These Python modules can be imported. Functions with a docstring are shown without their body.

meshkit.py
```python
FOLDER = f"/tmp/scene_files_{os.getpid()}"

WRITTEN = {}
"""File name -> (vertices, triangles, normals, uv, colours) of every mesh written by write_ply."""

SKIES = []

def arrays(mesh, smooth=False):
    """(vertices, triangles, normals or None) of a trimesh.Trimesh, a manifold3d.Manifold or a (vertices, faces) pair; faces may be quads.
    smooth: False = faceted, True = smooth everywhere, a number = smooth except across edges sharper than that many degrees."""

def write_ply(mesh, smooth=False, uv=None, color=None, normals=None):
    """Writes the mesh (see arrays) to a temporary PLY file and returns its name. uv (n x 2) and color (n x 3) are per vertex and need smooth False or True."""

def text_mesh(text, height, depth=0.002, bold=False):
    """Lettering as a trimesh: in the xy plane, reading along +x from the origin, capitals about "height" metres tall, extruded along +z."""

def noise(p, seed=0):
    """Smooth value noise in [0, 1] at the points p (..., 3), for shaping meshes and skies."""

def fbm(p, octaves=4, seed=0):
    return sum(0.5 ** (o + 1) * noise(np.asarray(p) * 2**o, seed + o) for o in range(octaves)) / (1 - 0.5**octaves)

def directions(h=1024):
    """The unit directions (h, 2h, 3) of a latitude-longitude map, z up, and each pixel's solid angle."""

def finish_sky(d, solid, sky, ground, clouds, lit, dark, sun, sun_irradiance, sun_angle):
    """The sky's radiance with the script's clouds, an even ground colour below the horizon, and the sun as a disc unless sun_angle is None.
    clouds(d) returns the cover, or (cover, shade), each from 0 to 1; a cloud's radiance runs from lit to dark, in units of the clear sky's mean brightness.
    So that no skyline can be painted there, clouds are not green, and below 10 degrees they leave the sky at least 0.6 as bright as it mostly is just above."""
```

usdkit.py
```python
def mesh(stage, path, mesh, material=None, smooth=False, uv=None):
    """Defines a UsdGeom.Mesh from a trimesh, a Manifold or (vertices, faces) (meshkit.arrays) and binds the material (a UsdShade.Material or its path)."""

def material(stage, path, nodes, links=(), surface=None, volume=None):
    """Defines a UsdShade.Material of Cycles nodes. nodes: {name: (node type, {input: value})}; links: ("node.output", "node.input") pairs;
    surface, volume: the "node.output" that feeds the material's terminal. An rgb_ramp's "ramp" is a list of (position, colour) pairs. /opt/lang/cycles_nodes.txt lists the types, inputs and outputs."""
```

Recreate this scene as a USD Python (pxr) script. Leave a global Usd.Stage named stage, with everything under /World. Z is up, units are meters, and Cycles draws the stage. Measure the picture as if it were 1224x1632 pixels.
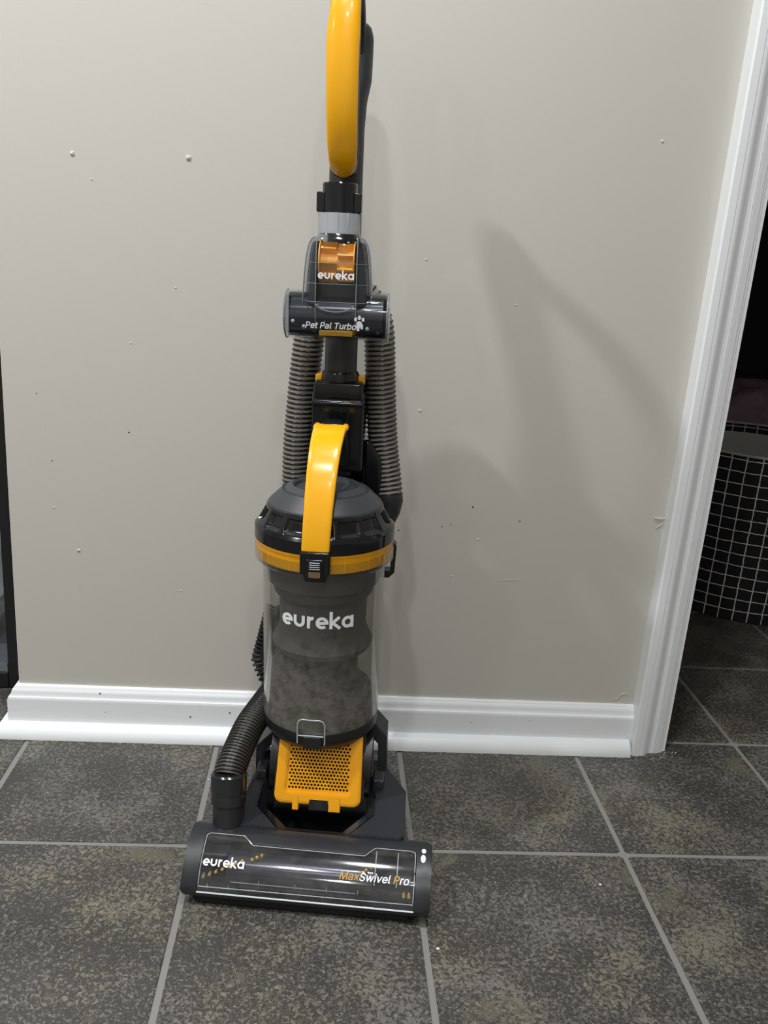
import math, random
import numpy as np, trimesh, manifold3d as m3
from scipy.interpolate import CubicSpline
from scipy.spatial.transform import Rotation as Ro
from shapely import affinity
from shapely.geometry import Polygon, LineString, Point, box as sbox
from shapely.ops import unary_union
from pxr import Usd, UsdGeom, UsdLux, UsdShade, Gf, Sdf
import usdkit, meshkit

random.seed(7)
rng = np.random.default_rng(7)
stage = Usd.Stage.CreateInMemory()
UsdGeom.SetStageUpAxis(stage, UsdGeom.Tokens.z)
UsdGeom.SetStageMetersPerUnit(stage, 1.0)
UsdGeom.Xform.Define(stage, '/World')
stage.SetDefaultPrim(stage.GetPrimAtPath('/World'))

# ------------------------------------------------------------------ camera (fitted to the grout grid and the wall edges), lamps, exposure
CAM = np.array([0.1614, -1.0921, 0.8588])
CAM_M = Ro.from_euler('zxy', [-0.0608, -0.2933, -0.0530]).as_matrix()      # columns: right, forward, up
FPX = 1362.2
cam = UsdGeom.Camera.Define(stage, '/World/camera')
cam.CreateHorizontalApertureAttr(36.0)
cam.CreateVerticalApertureAttr(48.0)
cam.CreateFocalLengthAttr(36.0 * FPX / 1224)
cam.CreateClippingRangeAttr(Gf.Vec2f(0.05, 50))
EXPOSURE = 0.0
cam.CreateExposureAttr(EXPOSURE)
M = np.eye(4)
M[0, :3], M[1, :3], M[2, :3], M[3, :3] = CAM_M[:, 0], CAM_M[:, 2], -CAM_M[:, 1], CAM
cam.AddTransformOp().Set(Gf.Matrix4d(M.tolist()))

def lamp(name, pos, power, radius=0.05, color=(0.97, 0.985, 1.0)):
    d = UsdLux.DiskLight.Define(stage, '/World/' + name)
    d.CreateRadiusAttr(radius)
    d.CreateColorAttr(Gf.Vec3f(*color))
    d.CreateIntensityAttr(power / (math.pi * radius ** 2))
    d.AddTranslateOp().Set(Gf.Vec3d(*pos))

CEIL = 2.44
LAMPS = [('ceiling_lamp', (-1.08, -0.39, CEIL - 0.03), 10.4),
         ('ceiling_lamp_001', (-0.20, -1.30, CEIL - 0.03), 3.5),
         ('ceiling_lamp_002', (0.30, -1.90, CEIL - 0.03), 2.5),
         ('ceiling_lamp_003', (-0.20, -2.60, CEIL - 0.03), 2.5),
         ('ceiling_lamp_004', (-1.25, 1.30, CEIL - 0.03), 4.0),
         ('ceiling_lamp_005', (-2.10, -2.60, CEIL - 0.03), 3.5),
         ('ceiling_lamp_006', (0.19, -0.46, CEIL - 0.03), 5.0)]
for n_, p_, w_ in LAMPS:
    lamp(n_ + '_light', p_, w_)

# ------------------------------------------------------------------ materials
def lin(*c):
    c = np.array(c, float) / 255
    return tuple(np.where(c <= 0.04045, c / 12.92, ((c + 0.055) / 1.055) ** 2.4))

def mat(name, color, rough=0.5, **kw):
    n = {'p': ('principled_bsdf', dict(base_color=color, roughness=rough, **kw))}
    return usdkit.material(stage, '/World/Looks/' + name, n, [], 'p.BSDF')

def mat_bump(name, color, rough, scale, strength, dist=0.001, detail=3, **kw):
    n = {'g': ('geometry', {}), 'n': ('noise_texture', dict(scale=scale, detail=detail)),
         'b': ('bump', dict(strength=strength, distance=dist)),
         'p': ('principled_bsdf', dict(base_color=color, roughness=rough, **kw))}
    return usdkit.material(stage, '/World/Looks/' + name, n,
                           [('g.position', 'n.vector'), ('n.fac', 'b.height'), ('b.normal', 'p.normal')], 'p.BSDF')

def clear(name, tint, rough=0.04, refl=1.0, ior=1.5, film=0.0, film_color=(0.4, 0.39, 0.36), film_scale=20.0, film_top=None):
    """Clear plastic: transparent + fresnel gloss; optionally with a film of dust (diffuse) on it."""
    n = {'t': ('transparent_bsdf', dict(color=tint)), 'g': ('glossy_bsdf', dict(color=(1, 1, 1), roughness=rough)),
         'lw': ('layer_weight', dict(blend=0.5)), 'pw': ('math', dict(math_type='power', value2=4.0)),
         'f': ('math', dict(math_type='multiply_add', value2=0.55 * refl, value3=0.03 * refl, use_clamp=True)), 'm': ('mix_closure', {})}
    l = [('t.BSDF', 'm.closure1'), ('g.BSDF', 'm.closure2'), ('lw.facing', 'pw.value1'), ('pw.value', 'f.value1'), ('f.value', 'm.fac')]
    out = 'm.closure'
    if film:
        n.update({'geo': ('geometry', {}), 'nz': ('noise_texture', dict(scale=film_scale, detail=6, roughness=0.65, distortion=0.6)),
                  'r': ('map_range', dict(from_min=0.38, from_max=0.68, to_min=film * 0.2, to_max=film, clamp=True)),
                  'd': ('diffuse_bsdf', dict(color=film_color)), 'm2': ('mix_closure', {})})
        l += [('geo.position', 'nz.vector'), ('nz.fac', 'r.value'), ('m.closure', 'm2.closure1'), ('d.BSDF', 'm2.closure2')]
        if film_top:                                                    # dust lies thicker towards the bottom of the bin
            z0, z1 = film_top
            n.update({'s': ('separate_xyz', {}), 'h': ('map_range', dict(from_min=z0, from_max=z1, to_min=1.0, to_max=0.10, clamp=True)),
                      'mu': ('math', dict(math_type='multiply'))})
            l += [('geo.position', 's.vector'), ('s.z', 'h.value'), ('h.result', 'mu.value1'), ('r.result', 'mu.value2'), ('mu.value', 'm2.fac')]
        else:
            l += [('r.result', 'm2.fac')]
        out = 'm2.closure'
    return usdkit.material(stage, '/World/Looks/' + name, n, l, out)

YEL = mat('yellow_plastic', lin(255, 183, 16), 0.24, coat_weight=0.4, coat_roughness=0.08)
YELR = mat('yellow_satin_plastic', lin(244, 170, 18), 0.3)
ORA = mat('orange_plastic', lin(255, 184, 60), 0.35)
BLK = mat('black_gloss_plastic', lin(20, 22, 25), 0.13)
BLM = mat('black_satin_plastic', lin(32, 33, 35), 0.38)
GRY = mat('charcoal_plastic', lin(41, 43, 48), 0.34)
GLC = mat('cuff_plastic', lin(40, 41, 44), 0.2)
GRD = mat('dark_charcoal_plastic', lin(46, 48, 52), 0.42)
LID = mat('lid_matte_plastic', lin(62, 64, 69), 0.45)
VOID = mat('soot_black_plastic', lin(10, 10, 11), 0.7)
SIL = mat('silver_plastic', lin(168, 172, 178), 0.3)
WHT = mat('white_print', lin(240, 242, 245), 0.4)
GLD = mat('gold_print', lin(196, 148, 44), 0.4)
GRYP = mat('grey_print', lin(205, 208, 212), 0.4)
HOSE = mat('hose_grey_vinyl', lin(150, 145, 136), 0.5)
HOSED = mat('hose_dark_vinyl', lin(70, 68, 62), 0.45)
RIB = mat('hose_black_rib', lin(26, 26, 27), 0.25)
CYC = mat('cyclone_grey_plastic', lin(80, 80, 80), 0.6)
CHR = mat('brush_roll_plastic', lin(88, 86, 96), 0.2, metallic=0.55)
BRI = mat('tan_bristle', lin(190, 160, 80), 0.7)
CLR = clear('clear_plastic', (0.90, 0.92, 0.94), 0.05)
CLRB = clear('bin_clear_plastic', (0.93, 0.93, 0.92), 0.06, film=0.42, film_color=lin(158, 155, 145), film_scale=60, refl=1.6, film_top=(0.20, 0.36))
CLRW = clear('window_clear_plastic', (0.93, 0.94, 0.95), 0.07, film=0.10, film_color=lin(150, 150, 148), film_scale=30)
SMOKE = clear('smoky_clear_plastic', (0.62, 0.63, 0.67), 0.05)
PAINT = mat_bump('white_trim_paint', lin(240, 243, 245), 0.36, 55, 0.10, 0.0012)
WALL = mat_bump('greige_wall_paint', lin(201, 197, 189), 0.55, 260, 0.10, 0.0012, 5)
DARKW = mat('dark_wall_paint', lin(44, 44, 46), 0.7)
WALLB = mat('wall_paint_scar', lin(214, 208, 198), 0.6)
WHOLE = mat('wall_hole', lin(60, 55, 50), 0.8)
CEILM = mat('ceiling_paint', lin(225, 224, 220), 0.7)
GROUT = mat_bump('grout', lin(136, 135, 131), 0.85, 300, 0.4, 0.001)
DUST = usdkit.material(stage, '/World/Looks/grey_lint', {'g': ('geometry', {}), 'n': ('noise_texture', dict(scale=105, detail=6, roughness=0.75, distortion=0.8)),
    'r': ('rgb_ramp', {'ramp': [(0.0, lin(58, 57, 54)), (0.45, lin(78, 76, 71)), (0.62, lin(108, 105, 97)), (1.0, lin(130, 127, 117))]}), 'b': ('bump', dict(strength=0.8, distance=0.003)),
    'p': ('principled_bsdf', dict(roughness=0.95))}, [('g.position', 'n.vector'), ('n.fac', 'r.fac'), ('r.color', 'p.base_color'), ('n.fac', 'b.height'), ('b.normal', 'p.normal')], 'p.BSDF')
FRAME = mat('black_metal', lin(22, 23, 25), 0.4)
BAG = mat_bump('white_bag_plastic', lin(220, 222, 226), 0.4, 30, 0.6, 0.01)
CLOTH = mat_bump('mauve_cloth', lin(150, 122, 132), 0.9, 90, 0.4, 0.004)
LINER = mat('pale_liner', lin(176, 172, 168), 0.85)
GLOW = usdkit.material(stage, '/World/Looks/lamp_glow', {'e': ('emission', dict(color=(1, 0.98, 0.95), strength=6.0))}, [], 'e.emission')

# slate-look tile: each tile takes its own piece of the pattern
TILE = usdkit.material(stage, '/World/Looks/slate_tile', {
    'g': ('geometry', {}), 'o': ('object_info', {}),
    'c': ('combine_xyz', {}), 'k1': ('math', dict(math_type='multiply', value2=37.0)), 'k2': ('math', dict(math_type='multiply', value2=91.0)),
    'v': ('vector_math', dict(math_type='add')),
    'big': ('noise_texture', dict(scale=4.5, detail=3, roughness=0.55, distortion=0.6)),
    'rb': ('rgb_ramp', {'ramp': [(0.0, lin(104, 104, 101)), (0.42, lin(114, 112, 105)), (0.56, lin(120, 116, 103)), (0.66, lin(124, 118, 100)), (1.0, lin(126, 120, 102))]}),
    'worm': ('noise_texture', dict(scale=175, detail=5, roughness=0.64, distortion=0.8)),
    'mod': ('noise_texture', dict(scale=8, detail=5, roughness=0.62)),
    'mo2': ('map_range', dict(from_min=0.3, from_max=0.7, to_min=0.11, to_max=-0.11)),
    'ad': ('math', dict(math_type='add')),
    'rw': ('map_range', dict(from_min=0.465, from_max=0.595, to_min=0.0, to_max=1.0, clamp=True)),
    'dk': ('rgb_ramp', {'ramp': [(0.0, lin(44, 44, 44)), (0.5, lin(62, 61, 58)), (1.0, lin(86, 84, 78))]}),
    'fine': ('noise_texture', dict(scale=420, detail=3)),
    'mx': ('mix_color', {}),
    'plate': ('noise_texture', dict(scale=7.5, detail=7, roughness=0.66, distortion=0.5)),
    'pr': ('map_range', dict(from_min=0.59, from_max=0.64, to_min=0.0, to_max=0.7, clamp=True)),
    'pc': ('rgb_ramp', {'ramp': [(0.0, lin(96, 91, 77)), (1.0, lin(122, 116, 99))]}),
    'm3': ('mix_color', {}),
    'fl': ('noise_texture', dict(scale=230, detail=2, roughness=0.5, distortion=0.3)),
    'fr': ('map_range', dict(from_min=0.61, from_max=0.69, to_min=0.0, to_max=0.7, clamp=True)),
    'm4': ('mix_color', dict(b=lin(150, 147, 136))),
    'fm': ('map_range', dict(from_min=0.3, from_max=0.7, to_min=0.82, to_max=1.18)),
    'm2': ('mix_color', dict(blend_type='multiply', fac=1.0, use_clamp=False)),
    'relief': ('math', dict(math_type='multiply_add', value2=0.35)),
    'rel2': ('math', dict(math_type='multiply_add', value2=0.9)),
    'b': ('bump', dict(strength=0.9, distance=0.002)),
    'p': ('principled_bsdf', dict(roughness=0.44))},
    [('o.random', 'k1.value1'), ('o.random', 'k2.value1'), ('k1.value', 'c.x'), ('k2.value', 'c.y'), ('g.position', 'v.vector1'), ('c.vector', 'v.vector2'),
     ('v.vector', 'big.vector'), ('v.vector', 'worm.vector'), ('v.vector', 'fine.vector'), ('v.vector', 'mod.vector'), ('v.vector', 'plate.vector'),
     ('big.fac', 'rb.fac'), ('mod.fac', 'mo2.value'), ('mo2.result', 'ad.value1'), ('worm.fac', 'ad.value2'), ('ad.value', 'rw.value'), ('fine.fac', 'dk.fac'),
     ('rw.result', 'mx.fac'), ('dk.color', 'mx.a'), ('rb.color', 'mx.b'),
     ('plate.fac', 'pr.value'), ('worm.fac', 'pc.fac'), ('pr.result', 'm3.fac'), ('mx.result', 'm3.a'), ('pc.color', 'm3.b'),
     ('v.vector', 'fl.vector'), ('fl.fac', 'fr.value'), ('fr.result', 'm4.fac'), ('m3.result', 'm4.a'), ('fine.fac', 'fm.value'), ('m4.result', 'm2.a'), ('fm.result', 'm2.b'),
     ('rw.result', 'relief.value1'), ('big.fac', 'relief.value3'), ('pr.result', 'rel2.value1'), ('relief.value', 'rel2.value3'),
     ('rel2.value', 'b.height'), ('b.normal', 'p.normal'), ('m2.result', 'p.base_color')], 'p.BSDF')

# black cloth with a printed white grid (laid out by the basket's own unrolled coordinates)
def grid_cloth():
    n = {'u': ('uvmap', dict(attribute='st')), 'nz': ('noise_texture', dict(scale=2.2, detail=1)), 'sc': ('vector_math', dict(math_type='scale', scale=0.11)),
         'ad': ('vector_math', dict(math_type='add')), 's': ('separate_xyz', {}),
         'p': ('principled_bsdf', dict(roughness=0.85)), 'mx': ('mix_color', dict(a=lin(17, 17, 19), b=lin(205, 203, 196))), 'mm': ('math', dict(math_type='maximum'))}
    l = [('u.UV', 'nz.vector'), ('nz.color', 'sc.vector1'), ('u.UV', 'ad.vector1'), ('sc.vector', 'ad.vector2'), ('ad.vector', 's.vector'),
         ('mm.value', 'mx.fac'), ('mx.result', 'p.base_color')]
    for a in 'xy':
        n['f' + a] = ('math', dict(math_type='fraction'))
        n['t' + a] = ('math', dict(math_type='less_than', value2=0.08))
        l += [(f's.{a}', f'f{a}.value1'), (f'f{a}.value', f't{a}.value1'), (f't{a}.value', f'mm.value{1 if a == "x" else 2}')]
    return usdkit.material(stage, '/World/Looks/grid_cloth', n, l, 'p.BSDF')
GRID = grid_cloth()

# ------------------------------------------------------------------ scene helpers
used = {}
def numbered(parent, name):
    k = (parent, name)
    n = used.get(k, 0)
    used[k] = n + 1
    return f'{parent}/{name}' + (f'_{n:03d}' if n else '')

def path_of(parent):
    return '/World' if parent is None else str(parent.GetPath())

def setc(p, label=None, cat=None, group=None, kind=None):
    for k, v in (('label', label), ('category', cat), ('group', group), ('kind', kind)):
        if v:
            p.SetCustomDataByKey(k, v)
    return p

def thing(name, loc, rz, label, cat, group=None):
    x = UsdGeom.Xform.Define(stage, numbered('/World', name))
    x.AddTranslateOp().Set(Gf.Vec3d(*map(float, loc)))
    if rz:
        x.AddRotateZOp().Set(float(rz))
    return setc(x.GetPrim(), label, cat, group)

def obj(name, mesh, m, parent=None, smooth=32, label=None, cat=None, group=None, kind=None, uv=None):
    p = usdkit.mesh(stage, numbered(path_of(parent), name), mesh, m, smooth, uv).GetPrim()
    return setc(p, label, cat, group, kind)

# ------------------------------------------------------------------ shape helpers
def cat_(*ms):
    out = []
    for m in ms:
        if isinstance(m, m3.Manifold):
            mm = m.to_mesh()
            m = trimesh.Trimesh(mm.vert_properties[:, :3], mm.tri_verts, process=False)
        out.append(m)
    return trimesh.util.concatenate(out)

def man(t):
    return m3.Manifold(m3.Mesh(np.asarray(t.vertices, np.float32), np.asarray(t.faces, np.uint32)))

def tri(m):
    mm = m.to_mesh()
    return trimesh.Trimesh(mm.vert_properties[:, :3], mm.tri_verts, process=False)

def bx(x0, x1, y0, y1, z0, z1):
    return trimesh.creation.box(bounds=[[x0, y0, z0], [x1, y1, z1]])

def rbox(x0, x1, y0, y1, z0, z1, r=0.003, seg=12):
    s = m3.Manifold.sphere(r, seg)
    return m3.Manifold.batch_hull([s.translate((x, y, z)) for x in (x0 + r, x1 - r) for y in (y0 + r, y1 - r) for z in (z0 + r, z1 - r)])

def hull(pts, r, seg=14):
    rs = r if np.ndim(r) else [r] * len(pts)
    return m3.Manifold.batch_hull([m3.Manifold.sphere(a, seg).translate(tuple(map(float, p))) for p, a in zip(pts, rs)])

def lathe(prof, n=96, c=(0, 0, 0)):
    m = trimesh.creation.revolve(np.array(prof, float), sections=n)
    m.apply_translation(c)
    return m

def sweep(path, rx, ry=None, n=20, up=None, power=2.0, caps=True):
    """Sweep a (super)ellipse along a polyline; rx, ry may vary; up fixes the direction of the rx axis."""
    P = np.array(path, float)
    k = len(P)
    rx = np.broadcast_to(np.asarray(rx, float), k)
    ry = rx if ry is None else np.broadcast_to(np.asarray(ry, float), k)
    T = np.gradient(P, axis=0)
    T /= np.linalg.norm(T, axis=1)[:, None]
    if up is None:
        a = np.array([1.0, 0, 0]) if abs(T[0][0]) < 0.8 else np.array([0, 1.0, 0])
        U = []
        for t in T:
            a = a - t * (a @ t)
            a /= np.linalg.norm(a)
            U.append(a)
        U = np.array(U)
    else:
        U = np.array([np.array(up, float) - t * (np.array(up) @ t) for t in T])
        U /= np.linalg.norm(U, axis=1)[:, None]
    V = np.cross(T, U)
    th = np.linspace(0, 2 * np.pi, n, endpoint=False)
    c, s = np.cos(th), np.sin(th)
    c, s = np.sign(c) * abs(c) ** (2 / power), np.sign(s) * abs(s) ** (2 / power)
    v = P[:, None] + U[:, None] * (rx[:, None] * c)[..., None] + V[:, None] * (ry[:, None] * s)[..., None]
    v = v.reshape(-1, 3)
    i, j = np.meshgrid(np.arange(k - 1), np.arange(n), indexing='ij')
    a, b = i * n + j, i * n + (j + 1) % n
    f = np.concatenate([np.stack([a, b, a + n], -1).reshape(-1, 3), np.stack([b, b + n, a + n], -1).reshape(-1, 3)])
    if caps:
        q = np.arange(n)
        v = np.vstack([v, P[0], P[-1]])
        f = np.vstack([f, np.stack([np.full(n, k * n), (q + 1) % n, q], 1),
                       np.stack([np.full(n, k * n + 1), (k - 1) * n + q, (k - 1) * n + (q + 1) % n], 1)])
    return trimesh.Trimesh(v, f, process=False)

def spline(pts, n):
    P = np.array(pts, float)
    d = np.r_[0, np.cumsum(np.linalg.norm(np.diff(P, axis=0), axis=1))]
    return CubicSpline(d, P)(np.linspace(0, d[-1], n))

def resample(P, step):
    d = np.r_[0, np.cumsum(np.linalg.norm(np.diff(P, axis=0), axis=1))]
    n = max(2, int(d[-1] / step))
    t = np.linspace(0, d[-1], n)
    return np.stack([np.interp(t, d, P[:, k]) for k in range(P.shape[1])], 1), t

def coil(path, r, wire, pitch, n=18):
    """A helix wound round a path."""
    P, t = resample(np.array(path), pitch / n)
    T = np.gradient(P, axis=0)
    T /= np.linalg.norm(T, axis=1)[:, None]
    a = np.array([1.0, 0, 0]) if abs(T[0][0]) < 0.8 else np.array([0, 1.0, 0])
    H = np.empty_like(P)
    ph = t / pitch * 2 * np.pi
    for i, q in enumerate(T):
        a = a - q * (a @ q)
        a /= np.linalg.norm(a)
        H[i] = P[i] + r * (a * math.cos(ph[i]) + np.cross(q, a) * math.sin(ph[i]))
    return sweep(H, wire, n=6)

def prism(poly, z0, z1, bev=0.0, steps=3, both=False):
    """A plan outline raised from z0 to z1 with a rounded top edge."""
    if poly.geom_type == 'MultiPolygon':
        return cat_(*[prism(g, z0, z1, bev, steps, both) for g in poly.geoms])
    rings = [np.array(poly.exterior.coords)[:-1]] + [np.array(i.coords)[:-1] for i in poly.interiors]
    cs = m3.CrossSection([r.astype(np.float64) for r in rings], m3.FillRule.EvenOdd)
    out = []
    if bev <= 0:
        return m3.Manifold.extrude(cs, z1 - z0).translate((0, 0, z0))
    for k in range(steps + 1):
        a = math.pi / 2 * k / steps
        ins, h = bev * (1 - math.cos(a)), bev * math.sin(a)
        c = cs.offset(-ins, m3.JoinType.Round) if ins > 0 else cs
        lo = z0 + (bev - h if both else 0)
        out.append(m3.Manifold.extrude(c, (z1 - bev + h) - lo).translate((0, 0, lo)))
    return m3.Manifold.batch_boolean(out, m3.OpType.Add)

def to_xz(m, y):
    """A prism made in the plan (x, z) and standing on y: its height runs towards -y (to the viewer)."""
    t = tri(m) if isinstance(m, m3.Manifold) else m.copy()
    v = np.array(t.vertices)
    t.vertices = np.stack([v[:, 0], y - v[:, 2], v[:, 1]], 1)
    return t

# lettering: round geometric lower case drawn from strokes (x height 1)
def stroke_word(word, w=0.25):
    def arc(cx, cy, r, a0, a1, n=28):
        a = np.radians(np.linspace(a0, a1, n))
        return np.stack([cx + r * np.cos(a), cy + r * np.sin(a)], 1).tolist()
    r = 0.5 - w / 2
    x, shapes = 0.0, []
    B = lambda pts: LineString(pts).buffer(w / 2, cap_style=2, join_style=1, quad_segs=8)
    for ch in word:
        if ch == 'e':
            c = x + 0.5
            g = [B(arc(c, .5, r, 4, 312)), B([(c - r * .9, .47), (c + .5, .53)])]
            adv = 1.08
        elif ch == 'u':
            g = [B([(x + w / 2, 1)] + arc(x + w / 2 + r * .92, r + w / 2, r * .92, 180, 360) + [(x + w / 2 + 2 * r * .92, 1)])]
            adv = 1.12
        elif ch == 'r':
            g = [B([(x + w / 2, 0), (x + w / 2, 1)]), B(arc(x + w / 2 + .36, 1 - w / 2 - .36, .36, 180, 85))]
            adv = 0.68
        elif ch == 'k':
            g = [B([(x + w / 2, 0), (x + w / 2, 1.45)]), B([(x + w * .7, .45), (x + .80, .98)]), B([(x + w, .52), (x + .86, 0)])]
            adv = 0.98
        elif ch == 'a':
            g = [B(arc(x + .5, .5, r, 0, 360)), B([(x + 1.0 - w / 2, 0), (x + 1.0 - w / 2, 1)])]
            adv = 1.1
        shapes += g
        x += adv
    s = unary_union(shapes)
    return affinity.translate(s, -s.bounds[0], 0)

def flat_text(poly_or_mesh, width, depth=0.0004, size=0.002):
    """Lettering scaled to a width, centred on x, as a thin tessellated mesh with z as its thickness."""
    if isinstance(poly_or_mesh, trimesh.Trimesh):
        m = poly_or_mesh.copy()
        s = width / (m.bounds[1][0] - m.bounds[0][0])
        v = np.array(m.vertices)
        v[:, 0] = (v[:, 0] - m.bounds[0][0]) * s - width / 2
        v[:, 1] *= s
        v[:, 2] = (v[:, 2] > (m.bounds[0][2] + m.bounds[1][2]) / 2) * depth
        m.vertices = v
    else:
        s = width / (poly_or_mesh.bounds[2] - poly_or_mesh.bounds[0])
        p = affinity.translate(affinity.scale(poly_or_mesh, s, s, origin=(0, 0)), -width / 2, 0)
        m = cat_(*[trimesh.creation.extrude_polygon(g, depth, engine='earcut') for g in getattr(p, 'geoms', [p])])
    v, f = trimesh.remesh.subdivide_to_size(m.vertices, m.faces, size, max_iter=8)
    return trimesh.Trimesh(v, f, process=False)

# ================================================================== THE ROOM
WY = 0.308                  # face of the back wall
PITCH, GW = 0.330, 0.0093
floor = obj('floor', bx(-2.75, 2.45, -3.3, 2.75, -0.06, -0.0028), GROUT, None, False,
            label='floor of dark slate-look square tiles with pale grey grout', kind='structure')

def tile_mesh(x0, x1, y0, y1, r):
    pts = []
    for (ax, ay), (b_x, by) in zip([(x0, y0), (x1, y0), (x1, y1), (x0, y1)], [(x1, y0), (x1, y1), (x0, y1), (x0, y0)]):
        for t in (0.012, 0.35, 0.66, 0.988):
            pts.append((ax + (b_x - ax) * t + r.normal(0, 0.00035), ay + (by - ay) * t + r.normal(0, 0.00035)))
    P = np.array(pts)
    c = P.mean(0)
    n = len(P)
    top = c + (P - c) * (1 - 0.0022 / 0.16)
    v = np.vstack([np.c_[P, np.full(n, -0.004)], np.c_[P, np.full(n, -0.0014)], np.c_[top, np.zeros(n)], [[*c, 0.0]]])
    f = []
    for i in range(n):
        j = (i + 1) % n
        f += [[i, j, n + j], [i, n + j, n + i], [n + i, n + j, 2 * n + j], [n + i, 2 * n + j, 2 * n + i], [2 * n + i, 2 * n + j, 3 * n]]
    return trimesh.Trimesh(v, np.array(f), process=False)

rt = np.random.default_rng(3)
cells = [(i, j) for j in range(-10, 9) for i in range(-9, 8)]
cells.sort(key=lambda c: (c[0] * PITCH - .1) ** 2 + (c[1] * PITCH + .4) ** 2)
for i, j in cells[:290]:
    x0, y0 = max(i * PITCH + GW / 2, -2.74), max(j * PITCH + GW / 2, -3.29)
    x1, y1 = min((i + 1) * PITCH - GW / 2, 2.44), min((j + 1) * PITCH - GW / 2, 2.74)
    if x1 - x0 > 0.03 and y1 - y0 > 0.03:
        obj('floor_tile', tile_mesh(x0, x1, y0, y1, rt), TILE, floor, 40)

DX0, DX1, DZ = 0.826, 1.62, 2.03        # doorway in the back wall
WX0 = -0.353                            # free left end of the back wall
wall = cat_(bx(WX0, DX0, WY, WY + .115, 0, CEIL), bx(DX0, DX1, WY, WY + .115, DZ, CEIL), bx(DX1, 2.3, WY, WY + .115, 0, CEIL))
wall_back = obj('wall_back', wall, WALL, None, False, label='greige painted wall behind the vacuum cleaner', kind='structure')
obj('wall_left', bx(-2.75, -2.6, -3.3, 2.75, 0, CEIL), WALL, None, False, label='greige wall on the far left', kind='structure')
obj('wall_right', bx(2.3, 2.45, -3.3, WY + .115, 0, CEIL), WALL, None, False, label='greige wall on the far right', kind='structure')
obj('wall_front', bx(-2.6, 2.3, -3.3, -3.15, 0, CEIL), WALL, None, False, label='greige wall behind the camera', kind='structure')
obj('wall_far', bx(-2.6, -.20, 2.6, 2.75, 0, CEIL), WALL, None, False, label='greige wall at the end of the lit passage', kind='structure')
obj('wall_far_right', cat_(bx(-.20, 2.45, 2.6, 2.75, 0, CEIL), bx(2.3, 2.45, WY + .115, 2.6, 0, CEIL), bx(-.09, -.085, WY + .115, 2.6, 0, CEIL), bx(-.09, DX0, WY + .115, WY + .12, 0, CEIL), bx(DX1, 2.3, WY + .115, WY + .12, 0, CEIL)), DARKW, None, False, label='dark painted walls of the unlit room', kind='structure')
obj('wall_partition', bx(-0.20, -0.09, WY + .115, 2.6, 0, CEIL), WALL, None, False, label='wall between the lit passage and the dark room', kind='structure')
obj('ceiling', bx(-2.75, 2.45, -3.3, 2.75, CEIL, CEIL + .1), CEILM, None, False, label='white ceiling', kind='structure')

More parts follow.
